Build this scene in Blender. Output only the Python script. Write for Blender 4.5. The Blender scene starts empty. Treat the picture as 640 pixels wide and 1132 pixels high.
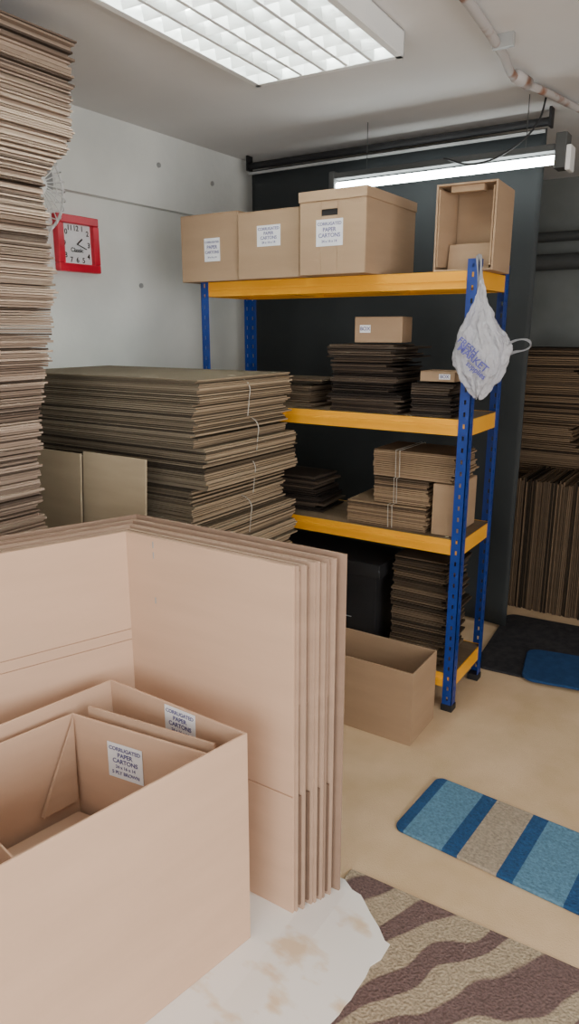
import bpy, math, random
from mathutils import Matrix, Vector, Euler
S = bpy.context.scene
COL = S.collection

# ------------------------------------------------------------------ materials
def new_mat(name):
    m = bpy.data.materials.new(name); m.use_nodes = True
    nt = m.node_tree
    return m, nt, nt.nodes["Principled BSDF"]

def noise_mat(name, c1, c2, scale=4.0, rough=0.8, bump=0.0, bscale=200.0, detail=4.0, stretch=(1,1,1), metal=0.0, spec=0.3, lo=0.35, hi=0.65):
    m, nt, b = new_mat(name)
    tc = nt.nodes.new("ShaderNodeTexCoord"); mp = nt.nodes.new("ShaderNodeMapping")
    mp.inputs["Scale"].default_value = stretch
    nt.links.new(tc.outputs["Object"], mp.inputs["Vector"])
    n = nt.nodes.new("ShaderNodeTexNoise"); n.inputs["Scale"].default_value = scale; n.inputs["Detail"].default_value = detail
    nt.links.new(mp.outputs[0], n.inputs["Vector"])
    r = nt.nodes.new("ShaderNodeValToRGB")
    r.color_ramp.elements[0].position = lo; r.color_ramp.elements[0].color = (*c1, 1)
    r.color_ramp.elements[1].position = hi; r.color_ramp.elements[1].color = (*c2, 1)
    nt.links.new(n.outputs["Fac"], r.inputs["Fac"]); nt.links.new(r.outputs[0], b.inputs["Base Color"])
    b.inputs["Roughness"].default_value = rough; b.inputs["Metallic"].default_value = metal
    b.inputs["Specular IOR Level"].default_value = spec
    if bump > 0:
        n2 = nt.nodes.new("ShaderNodeTexNoise"); n2.inputs["Scale"].default_value = bscale; n2.inputs["Detail"].default_value = 3
        nt.links.new(tc.outputs["Object"], n2.inputs["Vector"])
        bp = nt.nodes.new("ShaderNodeBump"); bp.inputs["Strength"].default_value = bump; bp.inputs["Distance"].default_value = 0.004
        nt.links.new(n2.outputs["Fac"], bp.inputs["Height"]); nt.links.new(bp.outputs[0], b.inputs["Normal"])
    return m

def card(name, c, k=0.9):
    return noise_mat(name, tuple(v*k for v in c), c, scale=3, rough=0.85, bump=0.12, bscale=60, stretch=(1,1,6), spec=0.15)

CARD_A = card("cardboard_pale", (0.62,0.42,0.295), 0.94)
CARD_B = card("cardboard_tan_dimmed", (0.38,0.26,0.165))  # tan card darkened: weak light at the rack is put into the colour
CARD_F = card("cardboard_floor_box", (0.37,0.25,0.155))
CARD_IN = card("cardboard_inside", (0.54,0.37,0.26))
CARD_L = card("cardboard_yellowish", (0.46,0.37,0.25))
CARD_D = card("cardboard_shaded", (0.17,0.12,0.08))  # back cartons: low light of the back area is in the colour
EDGES = [card("edge_a",(0.40,0.30,0.23)), card("edge_b",(0.31,0.23,0.175)), card("edge_c",(0.20,0.145,0.11)), card("edge_d",(0.09,0.065,0.05))]
BIGE = [CARD_A, card("big_edge_a",(0.48,0.335,0.245)), card("big_edge_b",(0.35,0.24,0.175)), card("big_edge_c",(0.19,0.125,0.09))]
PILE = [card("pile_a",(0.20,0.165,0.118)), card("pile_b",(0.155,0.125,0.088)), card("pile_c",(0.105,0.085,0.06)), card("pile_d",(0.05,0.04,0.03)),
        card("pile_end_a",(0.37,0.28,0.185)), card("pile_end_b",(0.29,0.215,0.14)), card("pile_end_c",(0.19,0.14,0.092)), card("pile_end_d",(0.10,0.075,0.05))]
BUND = [card("bund_a",(0.29,0.20,0.122)), card("bund_b",(0.235,0.16,0.098)), card("bund_c",(0.165,0.11,0.068)), card("bund_d",(0.08,0.055,0.036))]  # bundle tones lowered to paint in the rack's weaker light
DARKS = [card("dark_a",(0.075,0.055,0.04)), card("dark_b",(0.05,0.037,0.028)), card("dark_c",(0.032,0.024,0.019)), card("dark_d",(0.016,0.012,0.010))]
DIM = [card("dim_a",(0.12,0.085,0.055)), card("dim_b",(0.09,0.064,0.042)), card("dim_c",(0.06,0.043,0.029)), card("dim_d",(0.03,0.023,0.016))]  # dim light on the rack and back area painted into these tones
FAR = [card("far_a",(0.21,0.145,0.09)), card("far_b",(0.16,0.11,0.07)), card("far_c",(0.11,0.077,0.05)), card("far_d",(0.045,0.032,0.022))]  # far stack: shade of the back area carried by the card colours
WALL = noise_mat("painted_plaster", (0.66,0.69,0.675), (0.83,0.85,0.825), scale=1.6, rough=0.9, bump=0.3, bscale=26, detail=9, lo=0.28, hi=0.62)
CEIL = noise_mat("ceiling_paint", (0.70,0.69,0.685), (0.77,0.76,0.755), scale=1.3, rough=0.95, bump=0.1, bscale=20, detail=7)
BACKW = noise_mat("dim_plaster", (0.17,0.185,0.18), (0.24,0.26,0.255), scale=2.5, rough=0.9, detail=7)  # plaster darkened in colour to make the area behind the screen dim
FLOORM = noise_mat("tan_carpet", (0.54,0.385,0.225), (0.68,0.50,0.32), scale=4.5, rough=0.95, bump=0.45, bscale=240, detail=12, lo=0.3, hi=0.7)
YEL = noise_mat("yellow_enamel", (0.80,0.35,0.010), (0.86,0.39,0.014), scale=5, rough=0.4, spec=0.5)
BLUE = noise_mat("blue_enamel", (0.006,0.03,0.19), (0.009,0.04,0.24), scale=5, rough=0.4, spec=0.5)
BLK = noise_mat("black_plastic", (0.012,0.012,0.013), (0.02,0.02,0.022), scale=5, rough=0.5)
BOARD = noise_mat("shelf_board", (0.12,0.085,0.05), (0.17,0.115,0.07), scale=30, rough=0.7, stretch=(0.2,1,1))
SCREEN = noise_mat("black_cloth", (0.021,0.025,0.027), (0.028,0.033,0.035), scale=3, rough=0.7, spec=0.35)
WHITE = noise_mat("white_enamel", (0.80,0.82,0.82), (0.86,0.87,0.86), scale=3, rough=0.4, spec=0.4)
GREY = noise_mat("grey_metal", (0.30,0.31,0.31), (0.38,0.39,0.39), scale=5, rough=0.4, spec=0.5)
DGREY = noise_mat("dark_grey_metal", (0.06,0.065,0.065), (0.09,0.095,0.095), scale=5, rough=0.6)
PAPER = noise_mat("label_paper", (0.80,0.82,0.86), (0.86,0.87,0.90), scale=20, rough=0.7)
INK = noise_mat("label_ink", (0.10,0.10,0.24), (0.14,0.14,0.30), scale=40, rough=0.7)
BLUEINK = noise_mat("bag_print_ink", (0.06,0.06,0.28), (0.10,0.10,0.36), scale=40, rough=0.5)
RED = noise_mat("red_plastic", (0.55,0.008,0.03), (0.62,0.012,0.04), scale=5, rough=0.3, spec=0.5)
TWINE = noise_mat("white_twine", (0.34,0.31,0.26), (0.46,0.43,0.37), scale=60, rough=0.8)
PIPE = noise_mat("rusty_painted_pipe", (0.25,0.11,0.06), (0.46,0.43,0.42), scale=8, rough=0.6, lo=0.38, hi=0.50)
NAVYMAT = noise_mat("dark_rug_pile", (0.016,0.016,0.020), (0.034,0.032,0.034), scale=30, rough=0.95, bump=0.5, bscale=300)
BLUEPILE = noise_mat("blue_rug_pile", (0.010,0.042,0.12), (0.015,0.055,0.155), scale=30, rough=0.95, bump=0.5, bscale=300)

def emis(name, col, s):
    m, nt, b = new_mat(name)
    b.inputs["Base Color"].default_value = (*col,1)
    b.inputs["Emission Color"].default_value = (*col,1); b.inputs["Emission Strength"].default_value = s
    return m
TUBE = emis("fluorescent_tube", (0.93,1.0,0.98), 20.0)
TUBE2 = emis("troffer_tube", (0.93,1.0,0.94), 66.0)

BAG, nt, b = new_mat("thin_white_plastic")
b.inputs["Base Color"].default_value=(0.78,0.78,0.84,1); b.inputs["Roughness"].default_value=0.25
b.inputs["Alpha"].default_value=0.58
nz=nt.nodes.new("ShaderNodeTexNoise"); nz.inputs["Scale"].default_value=22; nz.inputs["Detail"].default_value=4
bp=nt.nodes.new("ShaderNodeBump"); bp.inputs["Strength"].default_value=1.0; bp.inputs["Distance"].default_value=0.02
nt.links.new(nz.outputs["Fac"],bp.inputs["Height"]); nt.links.new(bp.outputs[0],b.inputs["Normal"])

ZEB, nt, b = new_mat("zebra_pattern_pile")
tc=nt.nodes.new("ShaderNodeTexCoord"); mp=nt.nodes.new("ShaderNodeMapping")
mp.inputs["Rotation"].default_value=(0,0,math.radians(48)); mp.inputs["Scale"].default_value=(1,0.6,1)
w=nt.nodes.new("ShaderNodeTexWave"); w.inputs["Scale"].default_value=2.8; w.inputs["Distortion"].default_value=8.5
w.inputs["Detail"].default_value=1.2; w.inputs["Detail Scale"].default_value=1.5
r=nt.nodes.new("ShaderNodeValToRGB")
r.color_ramp.elements[0].position=0.42; r.color_ramp.elements[0].color=(0.135,0.085,0.078,1)
r.color_ramp.elements[1].position=0.56; r.color_ramp.elements[1].color=(0.36,0.29,0.20,1)
n=nt.nodes.new("ShaderNodeTexNoise"); n.inputs["Scale"].default_value=150; n.inputs["Detail"].default_value=2
mx=nt.nodes.new("ShaderNodeMix"); mx.data_type='RGBA'; mx.blend_type='OVERLAY'; mx.inputs[0].default_value=0.7
bp=nt.nodes.new("ShaderNodeBump"); bp.inputs["Strength"].default_value=0.9; bp.inputs["Distance"].default_value=0.008
nt.links.new(tc.outputs["Object"],mp.inputs["Vector"]); nt.links.new(mp.outputs[0],w.inputs["Vector"]); nt.links.new(w.outputs["Fac"],r.inputs["Fac"])
nt.links.new(tc.outputs["Object"],n.inputs["Vector"]); nt.links.new(r.outputs[0],mx.inputs[6]); nt.links.new(n.outputs["Fac"],mx.inputs[7])
nt.links.new(mx.outputs[2],b.inputs["Base Color"])
nt.links.new(n.outputs["Fac"],bp.inputs["Height"]); nt.links.new(bp.outputs[0],b.inputs["Normal"]); b.inputs["Roughness"].default_value=1.0

STR, nt, b = new_mat("striped_blue_pile")
tc=nt.nodes.new("ShaderNodeTexCoord"); sp=nt.nodes.new("ShaderNodeSeparateXYZ"); r=nt.nodes.new("ShaderNodeValToRGB")
L=0.62
navy=(0.008,0.055,0.15,1); lb=(0.085,0.19,0.28,1); tan=(0.31,0.255,0.19,1)
edges=[(0,navy),(0.035,lb),(0.165,navy),(0.215,tan),(0.335,navy),(0.385,lb),(0.525,navy),(0.57,tan)]
r.color_ramp.interpolation='CONSTANT'
els=r.color_ramp.elements
els[0].position=0; els[0].color=navy
els[1].position=edges[1][0]/L; els[1].color=lb
for e,c in edges[2:]:
    x=els.new(e/L); x.color=c
mr=nt.nodes.new("ShaderNodeMath"); mr.operation='MULTIPLY'; mr.inputs[1].default_value=1/L
n=nt.nodes.new("ShaderNodeTexNoise"); n.inputs["Scale"].default_value=120
mx=nt.nodes.new("ShaderNodeMix"); mx.data_type='RGBA'; mx.blend_type='OVERLAY'; mx.inputs[0].default_value=0.6
bp=nt.nodes.new("ShaderNodeBump"); bp.inputs["Strength"].default_value=0.7; bp.inputs["Distance"].default_value=0.006
nt.links.new(tc.outputs["Object"],sp.inputs[0]); nt.links.new(sp.outputs[0],mr.inputs[0]); nt.links.new(mr.outputs[0],r.inputs["Fac"])
nt.links.new(tc.outputs["Object"],n.inputs["Vector"]); nt.links.new(r.outputs[0],mx.inputs[6]); nt.links.new(n.outputs["Fac"],mx.inputs[7])
nt.links.new(mx.outputs[2],b.inputs["Base Color"]); nt.links.new(n.outputs["Fac"],bp.inputs["Height"]); nt.links.new(bp.outputs[0],b.inputs["Normal"])
b.inputs["Roughness"].default_value=1.0

MARB = noise_mat("marbled_vinyl", (0.74,0.59,0.42), (0.88,0.86,0.82), scale=7, rough=0.45, detail=7, lo=0.34, hi=0.46, stretch=(1,1.8,1))

# ------------------------------------------------------------------ mesh builder
class MB:
    def __init__(s): s.v=[]; s.f=[]; s.mi=[]
    def box(s,x0,x1,y0,y1,z0,z1,mi=0,rz=0.0,piv=None,rx=0.0,ry=0.0,miX=None):
        k=len(s.v)
        pts=[(x0,y0,z0),(x1,y0,z0),(x1,y1,z0),(x0,y1,z0),(x0,y0,z1),(x1,y0,z1),(x1,y1,z1),(x0,y1,z1)]
        if rz or rx or ry:
            c=Vector(piv) if piv else Vector(((x0+x1)/2,(y0+y1)/2,(z0+z1)/2))
            R=Euler((rx,ry,rz)).to_matrix()
            pts=[tuple(R@(Vector(p)-c)+c) for p in pts]
        s.v+=pts
        for qi,q in enumerate([(0,3,2,1),(4,5,6,7),(0,1,5,4),(1,2,6,5),(2,3,7,6),(3,0,4,7)]):
            s.f.append(tuple(k+i for i in q)); s.mi.append(miX if (miX is not None and qi==3) else mi)
    def prism(s,poly,z0,z1,mi=0,zf=None):
        k=len(s.v); n=len(poly)
        g=zf if zf else (lambda x:0.0)
        s.v+=[(p[0],p[1],z0+g(p[0])) for p in poly]+[(p[0],p[1],z1+g(p[0])) for p in poly]
        s.f.append(tuple(k+i for i in reversed(range(n)))); s.mi.append(mi)
        s.f.append(tuple(k+n+i for i in range(n))); s.mi.append(mi)
        for i in range(n):
            j=(i+1)%n
            s.f.append((k+i,k+j,k+n+j,k+n+i)); s.mi.append(mi)
    def cyl(s,p0,p1,r,n=12,mi=0):
        p0=Vector(p0);p1=Vector(p1);d=(p1-p0).normalized()
        a=d.orthogonal().normalized(); bb=d.cross(a); k=len(s.v)
        for P in (p0,p1):
            for i in range(n):
                t=2*math.pi*i/n; s.v.append(tuple(P+a*r*math.cos(t)+bb*r*math.sin(t)))
        s.f.append(tuple(k+i for i in reversed(range(n)))); s.mi.append(mi)
        s.f.append(tuple(k+n+i for i in range(n))); s.mi.append(mi)
        for i in range(n):
            j=(i+1)%n; s.f.append((k+i,k+j,k+n+j,k+n+i)); s.mi.append(mi)
    def spin(s,rz):
        xs=[[p[i] for p in s.v] for i in range(2)]
        c=Vector(((min(xs[0])+max(xs[0]))/2,(min(xs[1])+max(xs[1]))/2,0)); R=Matrix.Rotation(rz,3,'Z')
        s.v=[tuple(R@(Vector(p)-c)+c) for p in s.v]
    def build(s,name,mats,parent=None,bevel=0.0,smooth=False,origin=None):
        xs=[[p[i] for p in s.v] for i in range(3)]
        c=Vector(origin) if origin else Vector(((min(xs[0])+max(xs[0]))/2,(min(xs[1])+max(xs[1]))/2,min(xs[2])))
        me=bpy.data.meshes.new(name)
        me.from_pydata([tuple(Vector(p)-c) for p in s.v],[],s.f)
        if not isinstance(mats,(list,tuple)): mats=[mats]
        for m in mats: me.materials.append(m)
        for i,p in enumerate(me.polygons):
            p.material_index=min(s.mi[i],len(mats)-1); p.use_smooth=smooth
        me.update()
        o=bpy.data.objects.new(name,me); o.location=c; COL.objects.link(o)
        if parent: attach(o,parent)
        if bevel:
            bv=o.modifiers.new("bevel","BEVEL"); bv.width=bevel; bv.segments=2; bv.limit_method='ANGLE'
        return o
def attach(o,p):
    o.parent=p; o.matrix_parent_inverse=(Matrix.Translation(p.location)@p.rotation_euler.to_matrix().to_4x4()).inverted()
def empty(name,loc):
    e=bpy.data.objects.new(name,None); e.location=loc; e.empty_display_size=0.05; COL.objects.link(e); return e
def curve(name,pts,r,mat,parent=None,cyclic=False,smooth=True,res=3):
    cu=bpy.data.curves.new(name,'CURVE'); cu.dimensions='3D'; cu.bevel_depth=r; cu.bevel_resolution=res; cu.use_fill_caps=True
    c=Vector(pts[0])
    if smooth:
        sp=cu.splines.new('BEZIER'); sp.bezier_points.add(len(pts)-1)
        for i,p in enumerate(pts):
            sp.bezier_points[i].co=Vector(p)-c; sp.bezier_points[i].handle_left_type='AUTO'; sp.bezier_points[i].handle_right_type='AUTO'
    else:
        sp=cu.splines.new('POLY'); sp.points.add(len(pts)-1)
        for i,p in enumerate(pts): sp.points[i].co=(*(Vector(p)-c),1)
    sp.use_cyclic_u=cyclic
    cu.materials.append(mat)
    o=bpy.data.objects.new(name,cu); o.location=c; COL.objects.link(o)
    if parent: attach(o,parent)
    return o
def text(name,s,size,loc,rot,mat,parent,ext=0.0004):
    cu=bpy.data.curves.new(name,'FONT'); cu.body=s; cu.size=size; cu.align_x='CENTER'; cu.align_y='CENTER'; cu.extrude=ext
    cu.offset=size*0.02
    cu.materials.append(mat)
    o=bpy.data.objects.new(name,cu); o.location=loc; o.rotation_euler=rot; COL.objects.link(o); attach(o,parent); return o
def label(parent,c,w,h,ang,lines,tilt=0.0):
    a=math.radians(ang); R=Matrix.Rotation(a,4,'Z')
    n=R@Vector((0,-1,0)); t=R@Vector((1,0,0)); u=Vector((0,0,1)); c=Vector(c)
    if tilt:
        q=Matrix.Rotation(tilt,4,n); t=q@t; u=q@u
    m=MB()
    for off in (0.0002,0.0012):
        for (sx,sz) in ((-1,-1),(1,-1),(1,1),(-1,1)):
            m.v.append(tuple(c+t*sx*w/2+u*sz*h/2+n*off))
    for q in [(3,2,1,0),(4,5,6,7),(0,1,5,4),(1,2,6,5),(2,3,7,6),(3,0,4,7)]:
        m.f.append(q); m.mi.append(0)
    m.build("label",PAPER,parent)
    rot=Matrix((t,u,n)).transposed().to_euler()
    nl=len(lines); st=h*0.86/nl
    for i,s in enumerate(lines):
        z=h*0.43-st*(i+0.5)
        sz=min(st*1.0, w*1.35/max(len(s),1))
        text("label_text_%d"%i,s,sz,c+u*z+n*0.0016,rot,INK,parent)
LL=["CORRUGATED","PAPER","CARTONS","24 x 16 x 14"]

# ------------------------------------------------------------------ room
XL,XR,YF,YB,H=-2.70,2.0,-1.7,5.1,2.48
m=MB(); m.box(XL-0.1,XR+0.1,YF-0.1,YB+0.1,-0.1,0); m.build("floor",FLOORM)
m=MB(); m.box(XL-0.1,XR+0.1,YF-0.1,YB+0.1,H,H+0.1); m.build("ceiling",CEIL)
m=MB(); m.box(XL-0.1,XL,YF-0.1,YB+0.1,0,H); m.box(XL,XL+0.045,YF,YB,2.13,H); m.build("wall_left",WALL)
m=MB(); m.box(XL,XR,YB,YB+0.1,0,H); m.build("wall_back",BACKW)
m=MB(); wy0,wy1,wz0,wz1=-1.1,1.3,0.5,2.2
m.box(XR,XR+0.1,YF-0.1,wy0,0,H); m.box(XR,XR+0.1,wy1,YB+0.1,0,H); m.box(XR,XR+0.1,wy0,wy1,0,wz0); m.box(XR,XR+0.1,wy0,wy1,wz1,H)
m.build("wall_right",WALL)
m=MB()
for (a,bb) in ((wy0,wy0+0.05),((wy0+wy1)/2-0.025,(wy0+wy1)/2+0.025),(wy1-0.05,wy1)): m.box(XR+0.02,XR+0.07,a,bb,wz0,wz1)
m.box(XR+0.02,XR+0.07,wy0,wy1,wz0,wz0+0.05); m.box(XR+0.02,XR+0.07,wy0,wy1,wz1-0.05,wz1); m.build("window_1",WHITE)
m=MB(); dx0,dx1,dz=-1.2,1.0,2.15
m.box(XL,dx0,YF-0.1,YF,0,H); m.box(dx1,XR,YF-0.1,YF,0,H); m.box(dx0,dx1,YF-0.1,YF,dz,H); m.build("wall_front",WALL)
m=MB(); m.box(dx0+.002,dx0+0.06,YF-0.08,YF-0.02,0.001,dz-.002); m.box(dx1-0.06,dx1-.002,YF-0.08,YF-0.02,0.001,dz-.002); m.box(-0.13,-0.07,YF-0.08,YF-0.02,0.001,dz-.002); m.box(dx0+.002,dx1-.002,YF-0.08,YF-0.02,dz-0.06,dz-.002)
m.build("door_1",WHITE)
for i,(y,z) in enumerate(((2.87,2.33),(3.29,2.31),(2.75,1.75))):
    m=MB(); m.cyl((XL+0.045 if z>2.13 else XL,y,z),(XL+0.052 if z>2.13 else XL+0.008,y,z),0.012,14); m.build("wall_plug",GREY)

# ------------------------------------------------------------------ flat stacks
def flat_stack(name,x0,x1,y0,y1,z0,z1,mats,th=0.006,jit=0.006,bundle=0.14,bj=0.012,seed=1,yend=None,rot=0.004,parent=None,endx=False):
    rnd=random.Random(seed); m=MB(); z=z0; bz=z0; ox=oy=0; r0=0
    hb=bundle
    while z+th<=z1:
        if z>=bz:
            bz=z+hb*rnd.uniform(0.85,1.15); ox=rnd.uniform(-bj,bj); oy=rnd.uniform(-bj,bj); r0=rnd.uniform(-rot,rot)*2
        jx=rnd.gauss(0,jit)+ox; jy=rnd.gauss(0,jit*0.8)+oy
        ye=y1 if yend is None else yend(z)
        t=th*rnd.uniform(0.62,0.93)
        mi=rnd.choices([0,1,2,3],[4,4,3,1.8])[0]
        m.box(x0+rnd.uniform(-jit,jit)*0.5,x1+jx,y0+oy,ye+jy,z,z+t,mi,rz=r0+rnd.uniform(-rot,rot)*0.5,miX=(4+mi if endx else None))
        z+=th
    return m.build(name,mats,parent)

def tower_end(z):
    tab=[(0,1.42),(0.9,1.435),(1.2,1.465),(1.43,1.51),(1.7,1.56),(1.98,1.55),(2.03,1.60),(2.10,1.67),(2.45,1.715)]
    for i in range(len(tab)-1):
        if tab[i][0]<=z<=tab[i+1][0]:
            f=(z-tab[i][0])/(tab[i+1][0]-tab[i][0]); return tab[i][1]*(1-f)+tab[i+1][1]*f
    return tab[-1][1]
flat_stack("flattened_carton_tower",-2.60,-1.90,0.65,1.5,0,2.405,EDGES,th=0.0075,jit=0.007,bundle=0.24,bj=0.013,seed=4,yend=tower_end,rot=0.007)

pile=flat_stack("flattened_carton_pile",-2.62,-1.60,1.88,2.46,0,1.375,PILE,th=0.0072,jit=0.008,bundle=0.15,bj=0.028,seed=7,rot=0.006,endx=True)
for k in range(9):
    z0=0.01+k*0.15
    if z0+0.14>1.38: break
    y=2.16+0.03*math.sin(k*2.1)
    curve("twine_%d"%k,[(-1.74,y-0.01,z0+0.145),(-1.60,y,z0+0.147),(-1.572,y+0.005,z0+0.12),(-1.570,y,z0+0.07),(-1.573,y-0.006,z0+0.01)],0.0018,TWINE,pile)

m=MB()
m.box(-2.32,-2.055,1.66,1.668,0,1.09,rx=-0.07,piv=(0,1.66,0))
m.box(-2.045,-1.73,1.665,1.673,0,1.10,rx=-0.07,piv=(0,1.66,0))
m.box(-2.30,-1.75,1.69,1.70,0,1.08,1,rx=-0.06,piv=(0,1.69,0))
m.build("leaning_cardboard_sheet",[CARD_L,EDGES[1]])

# ------------------------------------------------------------------ L-shaped bundle of big cartons
ZS=0.0035
rnd=random.Random(11)
m=MB(); d2=Vector((-0.35,-0.937)).normalized(); n1=Vector((0,1))
n2=Vector((d2.y,-d2.x))
if n2.x>0: n2=-n2
C0=Vector((-1.405,1.325))
def cornerpt(off):
    q=C0+n2*off; s=(C0.y+off-q.y)/d2.y; return q+d2*s
offs=[0,0.0095,0.026,0.0355,0.052,0.0615,0.079,0.0885,0.107,0.117,0.134]
nl=len(offs)
for i,off in enumerate(offs):
    t=0.0078
    xe=-0.852+0.06*i/(nl-1)+rnd.uniform(-0.008,0.006)
    z1=0.99+rnd.uniform(-0.008,0.006)
    a=Vector((xe,C0.y+off)); b_=cornerpt(off); c_=b_+d2*(0.60+rnd.uniform(-0.01,0.01))
    a2=Vector((xe,C0.y+off+t)); b2=cornerpt(off+t); c2=c_+n2*t
    if i==0:
        h=t/2; am=Vector((xe,C0.y+h)); bm=cornerpt(h); cm=c_+n2*h
        m.prism([tuple(p) for p in (am,a2,b2,bm)],ZS,z1,0); m.prism([tuple(p) for p in (bm,b2,c2,cm)],ZS,z1,0)
        for (za,zb) in ((ZS,0.362),(0.3665,z1)): m.prism([tuple(p) for p in (a,am,bm,b_)],za,zb,0)
        for (za,zb) in ((ZS,0.25),(0.253,0.668),(0.671,0.70),(0.703,z1)): m.prism([tuple(p) for p in (b_,bm,cm,c_)],za,zb,0)
    else:
        mi=rnd.choice([1,1,2])
        m.prism([tuple(p) for p in (a,a2,b2,b_)],ZS,z1,mi); m.prism([tuple(p) for p in (b_,b2,c2,c_)],ZS,z1,mi)
        if i%2==0 and i<nl-1:
            yy=C0.y+off-0.0065
            m.box(xe-0.25,xe-0.006,yy,yy+0.005,0.02,0.36,3); m.box(xe-0.25,xe-0.012,yy,yy+0.005,0.62,0.975,2)
big=m.build("large_carton_bundle",BIGE)
for z in (0.80,0.93,0.96):
    m=MB(); m.box(-1.305,-1.302,1.3235,1.3255,z,z+0.018); m.build("staple",GREY,big)

# ------------------------------------------------------------------ open boxes
def inset(poly,t):
    n=len(poly); out=[]
    P=[Vector(p) for p in poly]
    for i in range(n):
        a,b_,c=P[i-1],P[i],P[(i+1)%n]
        e1=(b_-a).normalized(); e2=(c-b_).normalized()
        m1=Vector((-e1.y,e1.x)); m2=Vector((-e2.y,e2.x))
        k=t/(1+m1.dot(m2)); out.append(b_+(m1+m2)*k)
    return out
def open_box(m,poly,z0,z1,t=0.006,bot=True,mi=0,mib=0):
    inn=inset(poly,t); n=len(poly)
    for i in range(n):
        j=(i+1)%n
        m.prism([tuple(poly[i]),tuple(poly[j]),tuple(inn[j]),tuple(inn[i])],z0,z1,mi)
    if bot: m.prism([tuple(p) for p in inn],z0,z0+t,mib)
m=MB()
outer=[(-1.045,0.46),(-0.902,1.20),(-1.376,1.212),(-1.506,0.465)]
open_box(m,outer,ZS,0.60,0.006)
ob=m.build("open_carton",[CARD_A,CARD_IN],bevel=0.0015)
label(ob,(-1.115,1.1985,0.556),0.105,0.078,-1.4,LL)
m=MB()
inner=[(-1.062,0.50),(-0.936,1.12),(-1.365,1.066),(-1.472,0.52)]
open_box(m,inner,0.011,0.572,0.006)
ib=m.build("nested_carton",[CARD_A,CARD_IN],bevel=0.0015)
ang=math.degrees(math.atan2(1.12-1.066,-0.936+1.365))
label(ib,(-1.195,1.0797,0.478),0.108,0.098,ang,["CORRUGATED","PAPER","CARTONS","24 x 16 x 14","5 PLY BROWN"])
g=MB(); g.v=[(-1.353,1.055,0.565),(-1.36,1.052,0.33),(-1.375,0.95,0.33),(-1.352,1.057,0.565),(-1.345,1.045,0.33),(-1.362,0.95,0.33)]
g.f=[(0,1,2),(5,4,3),(0,2,5,3),(1,4,5,2),(0,3,4,1)]; g.mi=[0]*5; g.build("corner_gusset",CARD_IN,ib)
m=MB(); m.prism([(-0.955,1.139),(-0.955,1.145),(-1.34,1.102),(-1.34,1.096)],0.3,0.583); m.build("inner_flap",CARD_IN,ob)
rn=random.Random(3); m=MB(); z=0.019
ins=inset(inner,0.03)
while z<0.30:
    m.prism([(p.x+rn.uniform(-.004,.004),p.y+rn.uniform(-.004,.004)) for p in ins],z,z+0.006,rn.choice([0,1])); z+=0.0075
m.build("folded_carton_stack",[CARD_IN,EDGES[1]])
m=MB(); sm=[(-1.10,0.56),(-1.08,0.70),(-1.32,0.74),(-1.35,0.60)]
open_box(m,sm,z+0.001,0.50,0.005); m.build("small_open_carton",CARD_A,bevel=0.001)

m=MB(); fb=[(-1.33,2.235),(-0.912,2.235),(-0.915,2.475),(-1.33,2.475)]
open_box(m,fb,0,0.30,0.005)
m.build("floor_carton",[CARD_F],bevel=0.001)

# ------------------------------------------------------------------ rack
def rack(name,x0,x1,y0,y1,hz,levels):
    e=empty(name,((x0+x1)/2,(y0+y1)/2,0)); W=0.042; T=0.003
    for k,(x,y,sx,sy) in enumerate(((x0,y0,1,1),(x1,y0,-1,1),(x0,y1,1,-1),(x1,y1,-1,-1))):
        m=MB()
        def strip(u0,u1,za,zb,axis):
            if axis=='x': m.box(min(x+sx*u0,x+sx*u1),max(x+sx*u0,x+sx*u1),min(y,y+sy*T),max(y,y+sy*T),za,zb)
            else: m.box(min(x,x+sx*T),max(x,x+sx*T),min(y+sy*u0,y+sy*u1),max(y+sy*u0,y+sy*u1),za,zb)
        for ax in 'xy':
            strip(0,0.017,0.02,hz,ax); strip(0.025,W,0.02,hz,ax)
            z=0.02
            while z<hz-0.03:
                strip(0.017,0.025,z,z+0.028,ax); z+=0.045
            strip(0.017,0.025,hz-0.03,hz,ax)
        m.build("post_%d"%k,BLUE,e)
        f=MB(); f.box(min(x-sx*.004,x+sx*0.046),max(x-sx*.004,x+sx*0.046),min(y-sy*.004,y+sy*0.046),max(y-sy*.004,y+sy*0.046),0,0.03); f.build("foot_%d"%k,BLK,e,bevel=0.004)
    for k,z in enumerate(levels):
        m=MB(); hb=0.058; g=0.0035
        for (yy,s) in ((y0+g,1),(y1-g,-1)):
            m.box(x0+g,x1-g,min(yy,yy+s*0.004),max(yy,yy+s*0.004),z-hb,z)
            m.box(x0+g,x1-g,min(yy,yy+s*0.03),max(yy,yy+s*0.03),z-hb-0.003,z-hb)
            m.box(x0+0.045,x1-0.045,min(yy,yy-s*0.005),max(yy,yy-s*0.005),z-hb*0.60,z-hb*0.40)
        for (xx,s) in ((x0+g,1),(x1-g,-1)):
            m.box(min(xx,xx+s*0.004),max(xx,xx+s*0.004),y0+g,y1-g,z-hb,z)
            m.box(min(xx,xx+s*0.03),max(xx,xx+s*0.03),y0+g,y1-g,z-hb-0.003,z-hb)
        for xx in (x0+(x1-x0)*0.33,x0+(x1-x0)*0.66): m.box(xx-0.015,xx+0.015,y0+0.01,y1-0.01,z-hb,z-0.014)
        m.build("beam_%d"%k,YEL,e)
        m=MB(); m.box(x0+0.008,x1-0.008,y0+0.008,y1-0.008,z-0.012,z-0.001); m.build("board_%d"%k,BOARD,e)
    return e
RX0,RX1,RY0,RY1=-2.14,-0.87,2.555,2.92
rack("storage_rack",RX0,RX1,RY0,RY1,1.775,[0.165,0.735,1.205,1.735])

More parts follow.
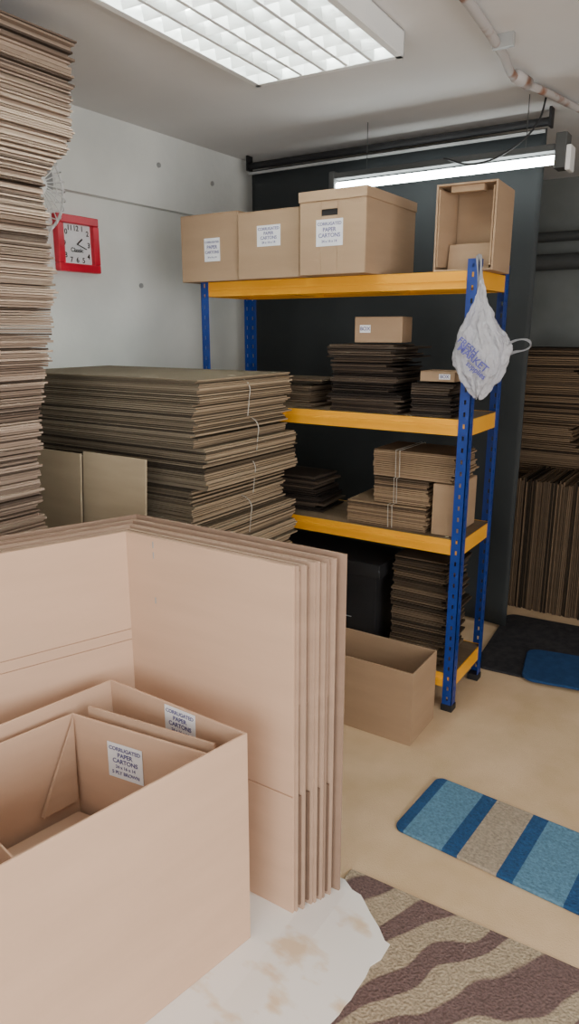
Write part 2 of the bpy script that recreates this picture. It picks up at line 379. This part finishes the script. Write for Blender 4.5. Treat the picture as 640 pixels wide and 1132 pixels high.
def closed_box(name,x0,x1,y0,y1,z0,z1,rz=0,mat=CARD_B):
    m=MB(); m.box(x0,x1,y0,y1,z0,z1-0.002,0)
    ym=(y0+y1)/2
    m.box(x0,x1,y0,ym-0.002,z1-0.002,z1+0.002,0); m.box(x0,x1,ym+0.002,y1,z1-0.002,z1+0.002,0)
    if rz: m.spin(rz)
    return m.build(name,[mat],bevel=0.002)
ZT=1.736
o=closed_box("shipping_carton",-2.215,-1.90,2.52,2.86,ZT,2.01); label(o,(-2.04,2.5195,1.865),0.085,0.095,0,LL)
o=closed_box("shipping_carton",-1.885,-1.585,2.50,2.82,ZT,1.995); label(o,(-1.73,2.4995,1.90),0.115,0.08,0,LL)
m=MB(); x0,x1,y0,y1=-1.55,-1.265,2.45,2.89
hx0,hx1,hz0,hz1=-1.455,-1.385,1.945,1.968
m.box(x0,x1,y0+0.006,y1,ZT,2.0)
m.box(x0,hx0,y0,y0+0.006,ZT,2.0); m.box(hx1,x1,y0,y0+0.006,ZT,2.0); m.box(hx0,hx1,y0,y0+0.006,ZT,hz0); m.box(hx0,hx1,y0,y0+0.006,hz1,2.0)
m.box(hx0,hx1,y0+0.003,y0+0.0062,hz0,hz1,1)
m.box(x0-0.004,x1+0.004,y0-0.004,y1+0.004,1.998,2.035)
o=m.build("archive_box",[CARD_B,BLK],bevel=0.002); label(o,(-1.418,2.4495,1.885),0.115,0.095,0,LL)
# open carton lying on its side (opening to the front, minor flaps folded in)
m=MB(); x0,x1,y0,y1,z0,z1=-1.052,-0.835,2.57,2.81,ZT,2.03; t=0.007
m.box(x0,x0+t,y0,y1,z0,z1); m.box(x1-t,x1,y0,y1,z0,z1); m.box(x0+t,x1-t,y0,y1,z0,z0+t); m.box(x0+t,x1-t,y0,y1,z1-t,z1)
m.box(x0+t,x1-t,y1-0.10,y1-0.093,z0+t,z1-t,1)
m.box(x0+t,x0+t+0.006,y0+0.004,y0+0.13,z0+t+0.01,z1-t-0.01,1,rz=-0.22,piv=(x0+t,y0,0))
m.box(x1-t-0.008,x1-t-0.002,y0+0.004,y0+0.12,z0+t+0.01,z1-t-0.01,1,rz=0.12,piv=(x1-t,y0,0))
m.box(x0+0.035,x1-0.03,y0+0.055,y0+0.062,z0+t,z0+0.10,0,rx=-0.18,piv=(0,y0+0.055,z0+t))
m.box(x0+0.05,x1-0.05,y0+0.01,y0+0.05,z1-t-0.022,z1-t,1)
m.spin(math.radians(3)); m.build("open_tray_carton",[CARD_B,CARD_F],bevel=0.0012)

Z2=1.206
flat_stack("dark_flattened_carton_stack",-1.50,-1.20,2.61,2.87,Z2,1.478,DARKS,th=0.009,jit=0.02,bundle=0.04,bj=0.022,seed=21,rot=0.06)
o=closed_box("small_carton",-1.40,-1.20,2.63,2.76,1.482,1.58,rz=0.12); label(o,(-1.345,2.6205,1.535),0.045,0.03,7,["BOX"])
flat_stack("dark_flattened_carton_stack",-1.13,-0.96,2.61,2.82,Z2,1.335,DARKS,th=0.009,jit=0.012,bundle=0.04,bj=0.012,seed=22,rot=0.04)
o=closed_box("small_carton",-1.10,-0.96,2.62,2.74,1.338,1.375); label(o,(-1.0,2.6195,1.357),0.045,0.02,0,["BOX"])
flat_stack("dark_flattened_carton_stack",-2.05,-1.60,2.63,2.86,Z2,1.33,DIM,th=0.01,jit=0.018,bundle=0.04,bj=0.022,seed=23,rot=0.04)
Z1=0.736
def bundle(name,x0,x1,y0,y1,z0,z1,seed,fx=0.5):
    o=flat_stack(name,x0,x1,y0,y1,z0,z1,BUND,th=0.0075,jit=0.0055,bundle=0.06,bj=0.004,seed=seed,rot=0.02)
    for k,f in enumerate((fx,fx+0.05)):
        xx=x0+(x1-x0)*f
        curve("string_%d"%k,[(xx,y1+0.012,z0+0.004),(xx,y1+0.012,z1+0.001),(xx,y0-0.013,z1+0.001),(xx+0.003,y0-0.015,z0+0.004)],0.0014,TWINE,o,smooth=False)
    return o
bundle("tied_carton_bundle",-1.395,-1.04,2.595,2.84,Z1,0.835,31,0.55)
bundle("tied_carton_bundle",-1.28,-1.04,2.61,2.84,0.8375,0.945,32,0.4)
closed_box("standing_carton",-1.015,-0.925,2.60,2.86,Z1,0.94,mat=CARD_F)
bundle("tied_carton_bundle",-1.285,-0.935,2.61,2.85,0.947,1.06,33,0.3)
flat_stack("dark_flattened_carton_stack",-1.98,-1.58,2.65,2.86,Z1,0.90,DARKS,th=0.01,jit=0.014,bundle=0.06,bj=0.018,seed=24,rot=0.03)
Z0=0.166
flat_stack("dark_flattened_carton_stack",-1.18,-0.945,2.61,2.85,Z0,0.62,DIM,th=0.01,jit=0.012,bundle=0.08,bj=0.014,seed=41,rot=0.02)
m=MB(); m.box(-1.95,-1.25,2.60,2.86,Z0,0.52); m.box(-1.97,-1.23,2.59,2.87,0.50,0.56); m.box(-1.70,-1.36,2.586,2.59,0.30,0.304,1)
m.build("black_storage_bin",[BLK,GREY],bevel=0.008)

# ------------------------------------------------------------------ plastic bag hanging on the post
e=empty("plastic_bag",(-0.84,2.52,1.5))
m=MB(); rn=random.Random(5); BX=0.018
prof=[(1.70,-0.862,-0.848,0.006),(1.66,-0.866,-0.838,0.009),(1.625,-0.872,-0.826,0.014),(1.59,-0.884,-0.808,0.020),(1.555,-0.902,-0.792,0.026),(1.525,-0.918,-0.775,0.030),(1.495,-0.930,-0.748,0.032),(1.465,-0.938,-0.732,0.033),(1.435,-0.938,-0.738,0.035),(1.40,-0.930,-0.755,0.036),(1.37,-0.912,-0.772,0.034),(1.34,-0.892,-0.790,0.028),(1.31,-0.870,-0.812,0.020),(1.29,-0.852,-0.832,0.008)]
N=56; np_=len(prof)
for k,(z,xa,xb,wy) in enumerate(prof):
    cx=(xa+xb)/2+BX; wx=(xb-xa)/2; cy=2.488
    for i in range(N):
        t=2*math.pi*i/N
        fold=0.18*abs(math.sin(4.5*t+k*0.35))-0.12*abs(math.sin(7*t-k*0.5))+0.05*rn.uniform(-1,1)
        px=cx+wx*(1+0.6*fold)*math.cos(t); py=cy+wy*(1+2.2*fold)*math.sin(t)
        m.v.append((px,py,z+0.016*math.sin(5*t+k)*(1 if k>2 else 0)+(0.014*abs(math.sin(3*t)) if k>np_-4 else 0)))
for k in range(np_-1):
    for i in range(N):
        j=(i+1)%N; a=k*N+i; b2=k*N+j
        m.f.append((a,b2,b2+N,a+N)); m.mi.append(0)
m.f.append(tuple((np_-1)*N+i for i in range(N))); m.mi.append(0)
bg=m.build("bag_body",BAG,e,smooth=True); bg.modifiers.new("s","SUBSURF").levels=1
tx=bpy.data.textures.new("crumple",'CLOUDS'); tx.noise_scale=0.035
dm=bg.modifiers.new("crumple","DISPLACE"); dm.texture=tx; dm.strength=0.02; dm.texture_coords='LOCAL'
def ribbon(name,pts,w,mat,parent,thick=0.0015,wdir=(0,0,1)):
    m=MB(); wd=Vector(wdir); n=len(pts)
    for i,p in enumerate(pts):
        p=Vector(p); tw=wd*w*(0.6+0.4*math.sin(i*1.7+1))
        m.v.append(tuple(p-tw)); m.v.append(tuple(p+tw))
    for i in range(n-1):
        a=2*i; m.f.append((a,a+1,a+3,a+2)); m.mi.append(0)
    o=m.build(name,mat,parent,smooth=True); s=o.modifiers.new("sub","SUBSURF"); s.levels=2; s.render_levels=2
    q=o.modifiers.new("so","SOLIDIFY"); q.thickness=thick; return o
ribbon("bag_strap",[(-0.872,2.552,1.788),(-0.862,2.540,1.775),(-0.852,2.520,1.755),(-0.845,2.505,1.72),(-0.838,2.494,1.68),(-0.834,2.490,1.63)],0.009,BAG,e,wdir=(1,0.2,0))
ribbon("bag_strap_back",[(-0.878,2.554,1.785),(-0.872,2.538,1.77),(-0.862,2.515,1.74),(-0.850,2.50,1.70),(-0.845,2.495,1.64)],0.007,BAG,e,wdir=(1,-0.2,0.2))
ribbon("bag_handle",[(-0.735,2.486,1.480),(-0.715,2.484,1.492),(-0.690,2.482,1.500),(-0.665,2.482,1.500),(-0.648,2.482,1.488),(-0.652,2.48,1.472),(-0.675,2.478,1.462),(-0.70,2.480,1.460),(-0.72,2.484,1.452),(-0.74,2.486,1.44)],0.008,BAG,e,wdir=(0,0.5,0.8))
for i,(s,z,x,sz) in enumerate((("FRESH",1.475,-0.852,0.030),("MARKET",1.435,-0.832,0.034),("supplies",1.395,-0.818,0.026))):
    text("bag_print_%d"%i,s,sz,(x,2.436,z),(math.radians(88),math.radians(38),math.radians(6)),BLUEINK,e,ext=0.0006)

# ------------------------------------------------------------------ black hanging screen
m=MB(); nx=60; nz=24; X0,X1=-2.55,-0.93
for j in range(nz+1):
    for i in range(nx+1):
        x=X0+(X1-X0)*i/nx; z=0.02+2.38*j/nz
        m.v.append((x,3.52+0.010*math.sin(i*0.5)*(1-j/nz)+0.004*math.sin(j*0.9+i*0.2),z))
for j in range(nz):
    for i in range(nx):
        a=j*(nx+1)+i; m.f.append((a,a+1,a+nx+2,a+nx+1)); m.mi.append(0)
scr=m.build("black_roller_screen",SCREEN,smooth=True)
sd=scr.modifiers.new("solid","SOLIDIFY"); sd.thickness=0.003
m=MB(); m.cyl((X0-0.01,3.52,2.425),(X1+0.01,3.52,2.425),0.018,20); m.box(X0-0.02,X0-0.01,3.495,3.545,2.40,H-.001); m.box(X1+0.01,X1+0.02,3.495,3.545,2.40,H-.001); m.build("roller_tube",BLK,scr)
m=MB(); m.box(X0,X1,3.490,3.5,2.375,2.388); m.build("hem_bar",GREY,scr)

e=empty("batten_light",(-1.32,3.28,2.27))
m=MB(); m.box(-1.88,-0.80,3.255,3.315,2.245,2.272); m.box(-1.89,-1.86,3.25,3.32,2.185,2.28); m.box(-0.82,-0.775,3.245,3.325,2.175,2.31); m.build("housing",DGREY,e,bevel=0.004)
m=MB(); m.box(-0.775,-0.755,3.245,3.325,2.165,2.26); m.build("end_cap",WHITE,e,bevel=0.004)
m=MB(); m.cyl((-1.86,3.285,2.215),(-0.82,3.285,2.215),0.018,20); m.build("tube",TUBE,e,smooth=True)
for i,x in enumerate((-1.7,-0.95)): curve("hanger_%d"%i,[(x,3.285,2.27),(x,3.285,H-.001)],0.002,DGREY,e,smooth=False)
curve("power_cord",[(-1.3,3.25,2.27),(-1.15,3.22,2.225),(-1.0,3.22,2.26),(-0.9,3.24,2.35),(-0.87,3.26,2.475)],0.004,BLK,e)

# ------------------------------------------------------------------ ceiling louvre luminaire
lx0,lx1,ly0,ly1,lz=-1.70,-1.12,1.20,2.40,2.405
e=empty("ceiling_louvre_light",((lx0+lx1)/2,ly1,lz))
m=MB()
m.box(lx0,lx0+0.012,ly0,ly1,lz,H-.002); m.box(lx1-0.012,lx1,ly0,ly1,lz,H-.002); m.box(lx0,lx1,ly0,ly0+0.012,lz,H-.002); m.box(lx0,lx1,ly1-0.012,ly1,lz,H-.002)
m.box(lx0,lx1,ly0,ly1,H-0.008,H-0.002)
m.box(lx0,lx0+0.025,ly0,ly1,lz-0.004,lz); m.box(lx1-0.025,lx1,ly0,ly1,lz-0.004,lz); m.box(lx0,lx1,ly1-0.025,ly1,lz-0.004,lz); m.box(lx0,lx1,ly0,ly0+0.025,lz-0.004,lz)
m.build("housing",WHITE,e,bevel=0.002)
m=MB()
nxl=6; nyl=13
for i in range(1,nxl):
    x=lx0+0.02+(lx1-lx0-0.04)*i/nxl; m.box(x-0.006,x+0.006,ly0+0.012,ly1-0.012,lz,lz+0.036)
for j in range(1,nyl):
    y=ly0+0.02+(ly1-ly0-0.04)*j/nyl
    for i in range(nxl):
        xa=lx0+0.02+(lx1-lx0-0.04)*i/nxl+0.006; xb=lx0+0.02+(lx1-lx0-0.04)*(i+1)/nxl-0.006
        k=len(m.v)
        m.v+=[(xa,y,lz),(xb,y,lz),(xb,y-0.012,lz+0.036),(xa,y-0.012,lz+0.036),(xa,y+0.012,lz+0.036),(xb,y+0.012,lz+0.036)]
        for q in [(0,1,2,3),(1,0,4,5),(3,2,5,4),(0,3,4),(1,5,2)]: m.f.append(tuple(k+t_ for t_ in q)); m.mi.append(0)
m.build("louvre_grid",WHITE,e)
m=MB()
for i in range(3):
    x=lx0+0.02+(lx1-lx0-0.04)*(i*2+1)/6; m.cyl((x,ly0+0.03,2.4595),(x,ly1-0.03,2.4595),0.010,16)
m.build("tubes",TUBE2,e,smooth=True)
e.rotation_euler=(0,0,math.radians(2.5))

pp=curve("ceiling_pipe",[(-0.80,-1.6,2.455),(-0.83,1.0,2.455),(-0.85,2.2,2.455),(-0.885,2.70,2.452),(-0.91,2.95,2.445),(-0.86,3.2,2.45),(-0.80,3.52,2.455),(-0.62,4.2,2.455),(-0.5,5.05,2.455)],0.015,PIPE)
m=MB(); m.cyl((-0.905,2.93,2.447),(-0.89,3.04,2.447),0.023,16); m.build("coupling",PIPE,pp,smooth=True)
for i,y in enumerate((1.8,2.6)):
    m=MB(); m.box(-0.89,-0.82,y,y+0.02,2.437,H-0.001) ; m.build("pipe_clip_%d"%i,GREY,pp)

# ------------------------------------------------------------------ clock
e=empty("wall_clock",(XL+0.02,2.34,1.91))
y0,y1,z0,z1=2.22,2.46,1.788,2.03; fw=0.036; xa=XL+0.001; xb=XL+0.035
m=MB(); m.box(xa,xb,y0,y1,z0,z0+fw); m.box(xa,xb,y0,y1,z1-fw,z1); m.box(xa,xb,y0,y0+fw,z0+fw,z1-fw); m.box(xa,xb,y1-fw,y1,z0+fw,z1-fw); m.build("frame",RED,e,bevel=0.004)
m=MB(); m.box(xa,xa+0.012,y0+fw,y1-fw,z0+fw,z1-fw); m.build("face",PAPER,e)
cy,cz=(y0+y1)/2,(z0+z1)/2
pos={12:(0,.068),1:(.035,.068),2:(.066,.05),3:(.07,0),4:(.066,-.05),5:(.035,-.068),6:(0,-.068),7:(-.035,-.068),8:(-.066,-.05),9:(-.07,0),10:(-.066,.05),11:(-.035,.068)}
for h,(a,bq) in pos.items():
    text("numeral_%d"%h,str(h),0.032,(xa+0.0135,cy+a,cz+bq),(math.radians(90),0,math.radians(90)),BLK,e)
text("dial_text","Classic",0.026,(xa+0.0135,cy,cz-0.025),(math.radians(90),0,math.radians(90)),BLK,e)
m=MB(); m.box(xa+0.015,xa+0.017,cy-0.003,cy+0.003,cz,cz+0.04,rx=-0.9,piv=(xa,cy,cz)); m.box(xa+0.018,xa+0.02,cy-0.002,cy+0.002,cz,cz+0.055,rx=-1.9,piv=(xa,cy,cz)); m.build("hands",BLK,e)

# wall fan (mostly hidden behind the tower)
fy,fz,fr=1.965,2.085,0.185
e=empty("wall_fan",(-2.55,fy,fz))
for i in range(30):
    a=2*math.pi*i/30; cdir=(math.cos(a),math.sin(a))
    curve("cage_wire_%d"%i,[(-2.452,fy+0.03*cdir[0],fz+0.03*cdir[1]),(-2.465,fy+0.10*cdir[0],fz+0.10*cdir[1]),(-2.50,fy+(fr-.012)*cdir[0],fz+(fr-.012)*cdir[1]),(-2.53,fy+fr*cdir[0],fz+fr*cdir[1]),(-2.57,fy+(fr-.03)*cdir[0],fz+(fr-.03)*cdir[1]),(-2.59,fy+0.05*cdir[0],fz+0.05*cdir[1])],0.0022,WHITE,e,res=1)
for i,(rr,xx) in enumerate(((fr,-2.53),(0.10,-2.465),(0.04,-2.453))):
    curve("cage_ring_%d"%i,[(xx,fy+rr*math.cos(2*math.pi*k/24),fz+rr*math.sin(2*math.pi*k/24)) for k in range(24)],0.006 if i==0 else 0.002,WHITE,e,cyclic=True)
m=MB(); m.cyl((-2.452,fy,fz),(-2.446,fy,fz),0.038,24); m.cyl((-2.652,fy,fz),(-2.57,fy,fz),0.05,24); m.cyl((-2.57,fy,fz),(-2.48,fy,fz),0.02,16); m.build("hub_and_motor",WHITE,e)
m=MB()
for k in range(3):
    a=k*2*math.pi/3
    for j in range(4):
        aa=a+j*0.2; c_=math.cos(aa); s_=math.sin(aa); c2=math.cos(aa+0.2); s2=math.sin(aa+0.2); x=-2.53+j*0.008; xn=x+0.008
        kk=len(m.v); m.v+=[(x,fy+.02*c_,fz+.02*s_),(x,fy+.135*c_,fz+.135*s_),(xn,fy+.135*c2,fz+.135*s2),(xn,fy+.02*c2,fz+.02*s2)]; m.f.append((kk,kk+1,kk+2,kk+3)); m.mi.append(0)
m.build("blades",GREY,e)

# ------------------------------------------------------------------ rugs
def rug(name,w,d,loc,rz,mat,th=0.012,rad=0.03):
    pts=[]
    for (cx,cy,a0) in ((w-rad,rad,-90),(w-rad,d-rad,0),(rad,d-rad,90),(rad,rad,180)):
        for k in range(7):
            a=math.radians(a0+15*k); pts.append((cx+rad*math.cos(a),cy+rad*math.sin(a)))
    m=MB(); m.prism(pts,0,th)
    o=m.build(name,mat,origin=(0,0,0),bevel=min(0.004,th*0.3)); o.location=loc; o.rotation_euler=(0,0,rz); return o
rug("striped_bath_mat",0.62,0.325,(-0.77,1.78,0.001),math.radians(-4.0),STR)
rug("zebra_rug",1.6,1.9,(-0.765,-0.345,0.001),math.radians(1.0),ZEB,th=0.005,rad=0.01)
rug("dark_floor_mat",1.1,0.72,(-0.93,3.0,0.001),math.radians(4),NAVYMAT,rad=0.06)
rug("blue_floor_mat",0.9,0.34,(-0.70,2.965,0.0145),math.radians(10),BLUEPILE,rad=0.06)
rn=random.Random(9)
base=[(-0.62,0.3),(-0.60,0.85),(-0.605,1.10),(-0.60,1.25),(-0.585,1.365),(-0.64,1.40),(-0.70,1.465),(-0.79,1.50),(-1.2,1.60),(-1.68,1.60),(-1.68,0.3)]
poly=[]
for i in range(len(base)):
    a=Vector(base[i]); b2=Vector(base[(i+1)%len(base)]); nn=max(1,int((b2-a).length/0.03))
    for k in range(nn):
        p=a.lerp(b2,k/nn); poly.append((p.x+rn.uniform(-.008,.008),p.y+rn.uniform(-.008,.008)))
def clip(poly,xc,keep_left):
    out=[]
    for i in range(len(poly)):
        a=poly[i-1]; b2=poly[i]
        ia=(a[0]<=xc)==keep_left; ibb=(b2[0]<=xc)==keep_left
        if ia!=ibb:
            f_=(xc-a[0])/(b2[0]-a[0]); out.append((xc,a[1]+f_*(b2[1]-a[1])))
        if ibb: out.append(b2)
    return out
xa_,xb_=-0.845,-0.765
def zf(x): return 0.006*min(1,max(0,(x-xa_)/(xb_-xa_)))
m=MB()
m.prism(clip(poly,xa_,True),0.0005,0.003,0,zf)
m.prism(clip(clip(poly,xa_,False),xb_,True),0.0005,0.003,0,zf)
m.prism(clip(poly,xb_,False),0.0005,0.003,0,zf)
m.build("marbled_vinyl_sheet",MARB)

# ------------------------------------------------------------------ back area
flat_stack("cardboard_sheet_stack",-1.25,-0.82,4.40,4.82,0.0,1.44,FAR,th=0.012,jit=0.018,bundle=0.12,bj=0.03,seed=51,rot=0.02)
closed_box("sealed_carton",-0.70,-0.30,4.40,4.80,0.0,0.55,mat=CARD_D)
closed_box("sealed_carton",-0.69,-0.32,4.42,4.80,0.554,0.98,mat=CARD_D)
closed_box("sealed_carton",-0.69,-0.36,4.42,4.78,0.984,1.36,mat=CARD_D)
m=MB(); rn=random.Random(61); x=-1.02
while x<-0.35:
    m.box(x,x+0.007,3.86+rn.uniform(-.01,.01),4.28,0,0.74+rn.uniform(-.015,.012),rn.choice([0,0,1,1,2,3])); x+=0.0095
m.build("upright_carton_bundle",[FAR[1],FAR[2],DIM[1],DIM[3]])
m=MB(); m.cyl((-2.6,4.9,1.95),(1.9,4.9,1.95),0.05,20); m.cyl((-2.6,4.88,2.10),(1.9,4.88,2.10),0.03,20)
for x in (-2,0.5): m.box(x,x+0.03,4.84,5.099,1.88,2.14)
m.build("service_pipe",DGREY)

# ------------------------------------------------------------------ lights
def area(name,loc,rot,sx,sy,e,col):
    l=bpy.data.lights.new(name,"AREA"); l.shape='RECTANGLE'; l.size=sx; l.size_y=sy; l.energy=e; l.color=col
    o=bpy.data.objects.new(name,l); o.location=loc; o.rotation_euler=rot; COL.objects.link(o); return o
area("daylight_window",(XR+0.15,(wy0+wy1)/2,(wz0+wz1)/2),(0,math.radians(90),0),wz1-wz0,wy1-wy0,106,(1.0,0.96,0.92))
area("daylight_door",((dx0+dx1)/2,YF-0.15,1.1),(math.radians(90),0,0),dx1-dx0,2.1,66,(1.0,0.97,0.93))
W=bpy.data.worlds.new("World"); S.world=W; W.use_nodes=True
bgn=W.node_tree.nodes["Background"]; bgn.inputs[0].default_value=(0.80,0.87,1,1); bgn.inputs[1].default_value=0.55

# ------------------------------------------------------------------ camera
f=780.0; pitch=math.atan(201/f); yaw=math.radians(33.1)
Fh=Vector((-math.sin(yaw),math.cos(yaw),0)); R=Vector((math.cos(yaw),math.sin(yaw),0))
F=Fh*math.cos(pitch)+Vector((0,0,-math.sin(pitch))); U=R.cross(F)
cam=bpy.data.cameras.new("camera"); co=bpy.data.objects.new("camera",cam); COL.objects.link(co)
cam.sensor_fit='VERTICAL'; cam.sensor_height=36; cam.sensor_width=36; cam.lens=36*f/1132; cam.clip_start=0.05
M=Matrix((R,U,-F)).transposed().to_4x4(); M.translation=Vector((0,0,1.53)); co.matrix_world=M
S.camera=co
